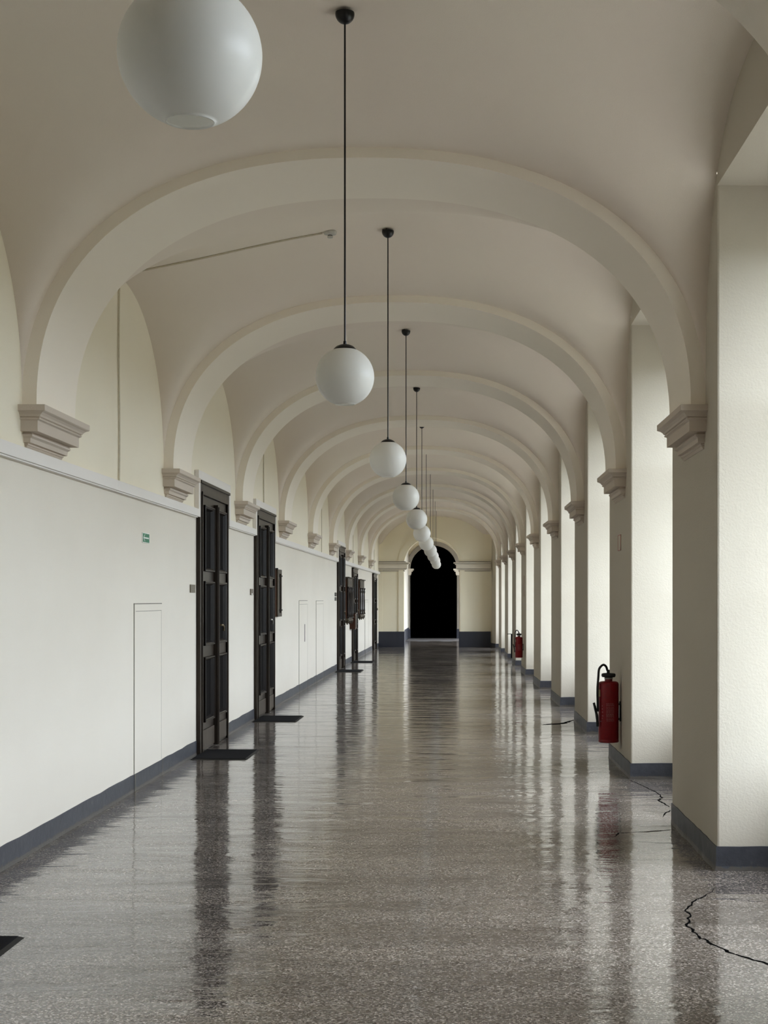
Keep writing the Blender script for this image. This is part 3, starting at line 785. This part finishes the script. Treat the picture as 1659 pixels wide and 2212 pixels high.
# ------------------------------------------------------------------ notice case and carved cabinets on the left wall
x = XL(21.4); t = tag(empty('notice_case', (x + .001, 21.18, 1.26)), 'narrow olive-brown wall notice case right of the second door', 'notice case')
m = MB(); m.box(0, .034, 0, .48, .0, .66); m.build('case_body', M['wood_red'], t, bevel=.003)
m = MB(); p0, p1 = .034, .052
for a, b, c, d in ((0, .13, 0, .66), (.40, .48, 0, .66), (.13, .40, 0, .05), (.13, .40, .60, .66)): m.box(p0, p1, a, b, c, d)
fr = m.build('case_frame', M['wood_olive'], t, bevel=.003)
m = MB(); m.box(.034, .038, .13, .40, .05, .60); m.build('case_glass', M['glass_dark'], t)
for z_ in (.56, .08): m = MB(); m.box(.052, .060, .43, .50, z_, z_ + .02); m.build('hinge', M['black'], t)
for y_, p_ in ((-.01, .055), (.25, .02)): m = MB(); m.box(.01, p_, y_, y_ + .02, .66, .675); m.build('hook', M['black'], t)

def carved(y0, y1, z0, z1, p, lab, paper):
    x = XL((y0 + y1) / 2); w = y1 - y0; h = z1 - z0
    t = tag(empty('carved_cabinet', (x + .001, y0, z0)), lab, 'wall cabinet', 'carved wooden wall cabinets')
    m = MB(); m.box(0, p * .55, .03, w - .03, 0, h - .05); m.build('cabinet_body', M['wood_red'], t)
    m = MB()
    for q, a, b in ((p * .8, h - .05, h - .02), (p * 1.15, h - .02, h)): m.box(0, q, 0, w, a, b)
    m.build('cabinet_cornice', M['wood_olive'], t, bevel=.004)
    m = MB()
    for q, a, b in ((p * .95, -.0, .035), (p * .8, .035, .06)): m.box(0, q, .02, w - .02, a, b)
    m.build('cabinet_base', M['wood_olive'], t, bevel=.004)
    m = MB(); fz = h - .22; m.box(p * .55, p * .80, .03, w - .03, fz, h - .05)
    m.build('frieze', M['wood_olive'], t, bevel=.003)
    for q in range(3): yq = w * (.2 + .3 * q); m = MB(); m.box(p * .80, p * .86, yq - .10, yq + .10, fz + .03, h - .08); m.build('frieze_panel', M['wood'], t, bevel=.003)
    m = MB(); m.box(p * .55, p * .60, .06, w - .06, .08, fz); m.build('display_back', M['white_paper'] if paper else M['glass_dark'], t)
    for q in ((.10, w * .36, w * .68, w - .10) if not paper else (.08, w * .5, w - .08)):
        m = MB(); r = .035; hz = fz - .06
        m.lathe([(r, 0), (r, .03), (r * .55, .04), (r * .85, hz * .15), (r * .5, hz * .22), (r * .62, hz * .5), (r * .5, hz * .78), (r * .85, hz * .85), (r * .55, hz - .04), (r, hz - .03), (r, hz)], cx=p * .78, cy=q, cz=.06, n=14)
        for v in m.bm.verts: v.co.x = p * .6 + max(0, v.co.x - p * .6) if v.co.x < p * .6 else v.co.x
        m.build('turned_column', M['wood'], t, smooth=True)
    for q in (.10, w * .5, w - .10):
        m = MB(); r = .045
        m.lathe([(.002, -.085), (r * .35, -.07), (r * .3, -.06), (r * .8, -.035), (r, -.015), (r * .8, 0)], cx=p * .55, cy=q, cz=0, n=14); m.build('drop_finial', M['wood_olive'], t, smooth=True)
carved(34.42, 36.02, 1.01, 2.01, .10, 'nearer carved wooden wall cabinet with dark glazed front', False)
carved(38.6, 40.3, 1.06, 2.015, .10, 'farther carved wooden wall cabinet with pale front between turned columns', True)
x = XL(36.4); t = tag(empty('letter_box', (x + .001, 36.1, .80)), 'dark reddish wooden box hanging between the carved cabinets', 'letter box')
m = MB(); m.box(0.0, .13, 0, .60, .0, .36); m.build('box_body', M['wood_red'], t, bevel=.004)
m = MB(); m.box(0, .145, -.015, .615, .36, .385); m.build('box_lid', M['wood'], t, bevel=.004)
m = MB(); m.box(.13, .136, .06, .54, .04, .32); m.build('box_front', M['wood_olive'], t, bevel=.003)

# ------------------------------------------------------------------ cable conduits and smoke detector
def conduit(y, k, with_vault=False):
    x = XL(y); z = vz(x + .01, y) - .0
    t = empty('cable_conduit', (0, 0, 0))
    m = MB()
    for dy in (-.010, .010):
        pts = [(x + .008, y + dy, BZ1)] + [(x + .008, y + dy + .012 * math.sin(z_ * 5), BZ1 + (z - BZ1) * i / 12) for i, z_ in enumerate([q * .12 for q in range(1, 13)], 1)]
        m.tube(pts[:-1] + [(x + .01, y + dy, z - .01)], .0045, 8)
    m.build('wall_run', M['conduit'], t, smooth=True)
    if with_vault:
        m = MB()
        for dy in (-.009, .009):
            pts = []
            for i in range(40):
                xx = x + .02 + (-.99 - x - .02) * i / 39; pts.append((xx, y + dy, vz(xx, y) - .005))
            m.tube(pts, .0045, 8)
        m.build('vault_run', M['conduit'], t, smooth=True)
    return t
CL = {0: 'thin double cable conduit rising up the nearest left lunette to the smoke detector', 1: 'thin cable conduit above the second dark door',
      2: 'thin cable conduit on the left upper wall, third from the camera', 3: 'thin cable conduit on the left upper wall above the carved cabinets', 4: 'farthest thin cable conduit on the left upper wall'}
for i in range(5): tag(conduit(11.37 + 8.6 * i, i, i == 0), CL[i], 'cable conduit')
dz = vz(-.933, 11.37)
t = tag(empty('smoke_detector', (-.933, 11.37, dz)), 'small round grey smoke detector on the vault at the end of the conduit', 'smoke detector')
m = MB(); m.lathe([(.02, .004), (.048, .0), (.050, -.010), (.044, -.024), (.022, -.030)], n=28); m.build('detector_base', M['plastic'], t, smooth=True)
m = MB(); m.lathe([(.018, -.028), (.018, -.036), (.012, -.037)], n=20); m.build('sensor_ring', M['black'], t, smooth=True)
m = MB(); m.lathe([(.020, -.036), (.020, -.050), (.006, -.052)], n=20); m.build('sensor_head', M['plastic'], t, smooth=True)

# ------------------------------------------------------------------ light: overcast sky through the windows
w = bpy.data.worlds.new('overcast_sky'); sc.world = w; w.use_nodes = True
nt = w.node_tree; bg = nt.nodes['Background']
tc = nt.nodes.new('ShaderNodeTexCoord'); sp = nt.nodes.new('ShaderNodeSeparateXYZ'); L(nt, tc.outputs['Generated'], sp.inputs[0])
r = nt.nodes.new('ShaderNodeValToRGB'); L(nt, sp.outputs['Z'], r.inputs['Fac'])
el = r.color_ramp.elements; el[0].position = 0; el[0].color = (.16, .17, .15, 1); el[1].position = .03; el[1].color = (.77, .86, .97, 1)
e2 = el.new(.5); e2.color = (.93, 1.0, 1.12, 1)
mp = nt.nodes.new('ShaderNodeMapRange'); mp.inputs['From Min'].default_value = -1; mp.inputs['From Max'].default_value = 1
L(nt, r.outputs['Color'], bg.inputs['Color']); bg.inputs['Strength'].default_value = 10.0
for i, (x, y, z, wy, hz) in enumerate(portals):
    ld = bpy.data.lights.new('window_portal', 'AREA'); ld.shape = 'RECTANGLE'; ld.size = hz; ld.size_y = wy; ld.cycles.is_portal = True
    o = bpy.data.objects.new('window_portal', ld); C.objects.link(o); o.location = (x + .05, y, z); o.rotation_euler = (0, PI / 2, 0)

cy = sc.cycles
cy.max_bounces = 14; cy.diffuse_bounces = 10; cy.glossy_bounces = 6; cy.transmission_bounces = 4; cy.transparent_max_bounces = 8
cy.sample_clamp_indirect = 8; cy.caustics_reflective = False; cy.caustics_refractive = False

# ------------------------------------------------------------------ camera (level, shifted lens)
cd = bpy.data.cameras.new('camera'); cam = bpy.data.objects.new('camera', cd); C.objects.link(cam)
cam.location = (0, 0, EYE); cam.rotation_euler = (PI / 2, 0, 0)
cd.sensor_fit = 'VERTICAL'; cd.sensor_height = 36; cd.lens = F / 2212 * 36
cd.shift_x = -(VX - 829.5) / 2212; cd.shift_y = (VY - 1106) / 2212
cd.clip_start = .05; cd.clip_end = 200
sc.camera = cam
sc.view_settings.view_transform = 'Standard'; sc.view_settings.look = 'None'
sc.view_settings.exposure = 0.12; sc.view_settings.gamma = 0.88
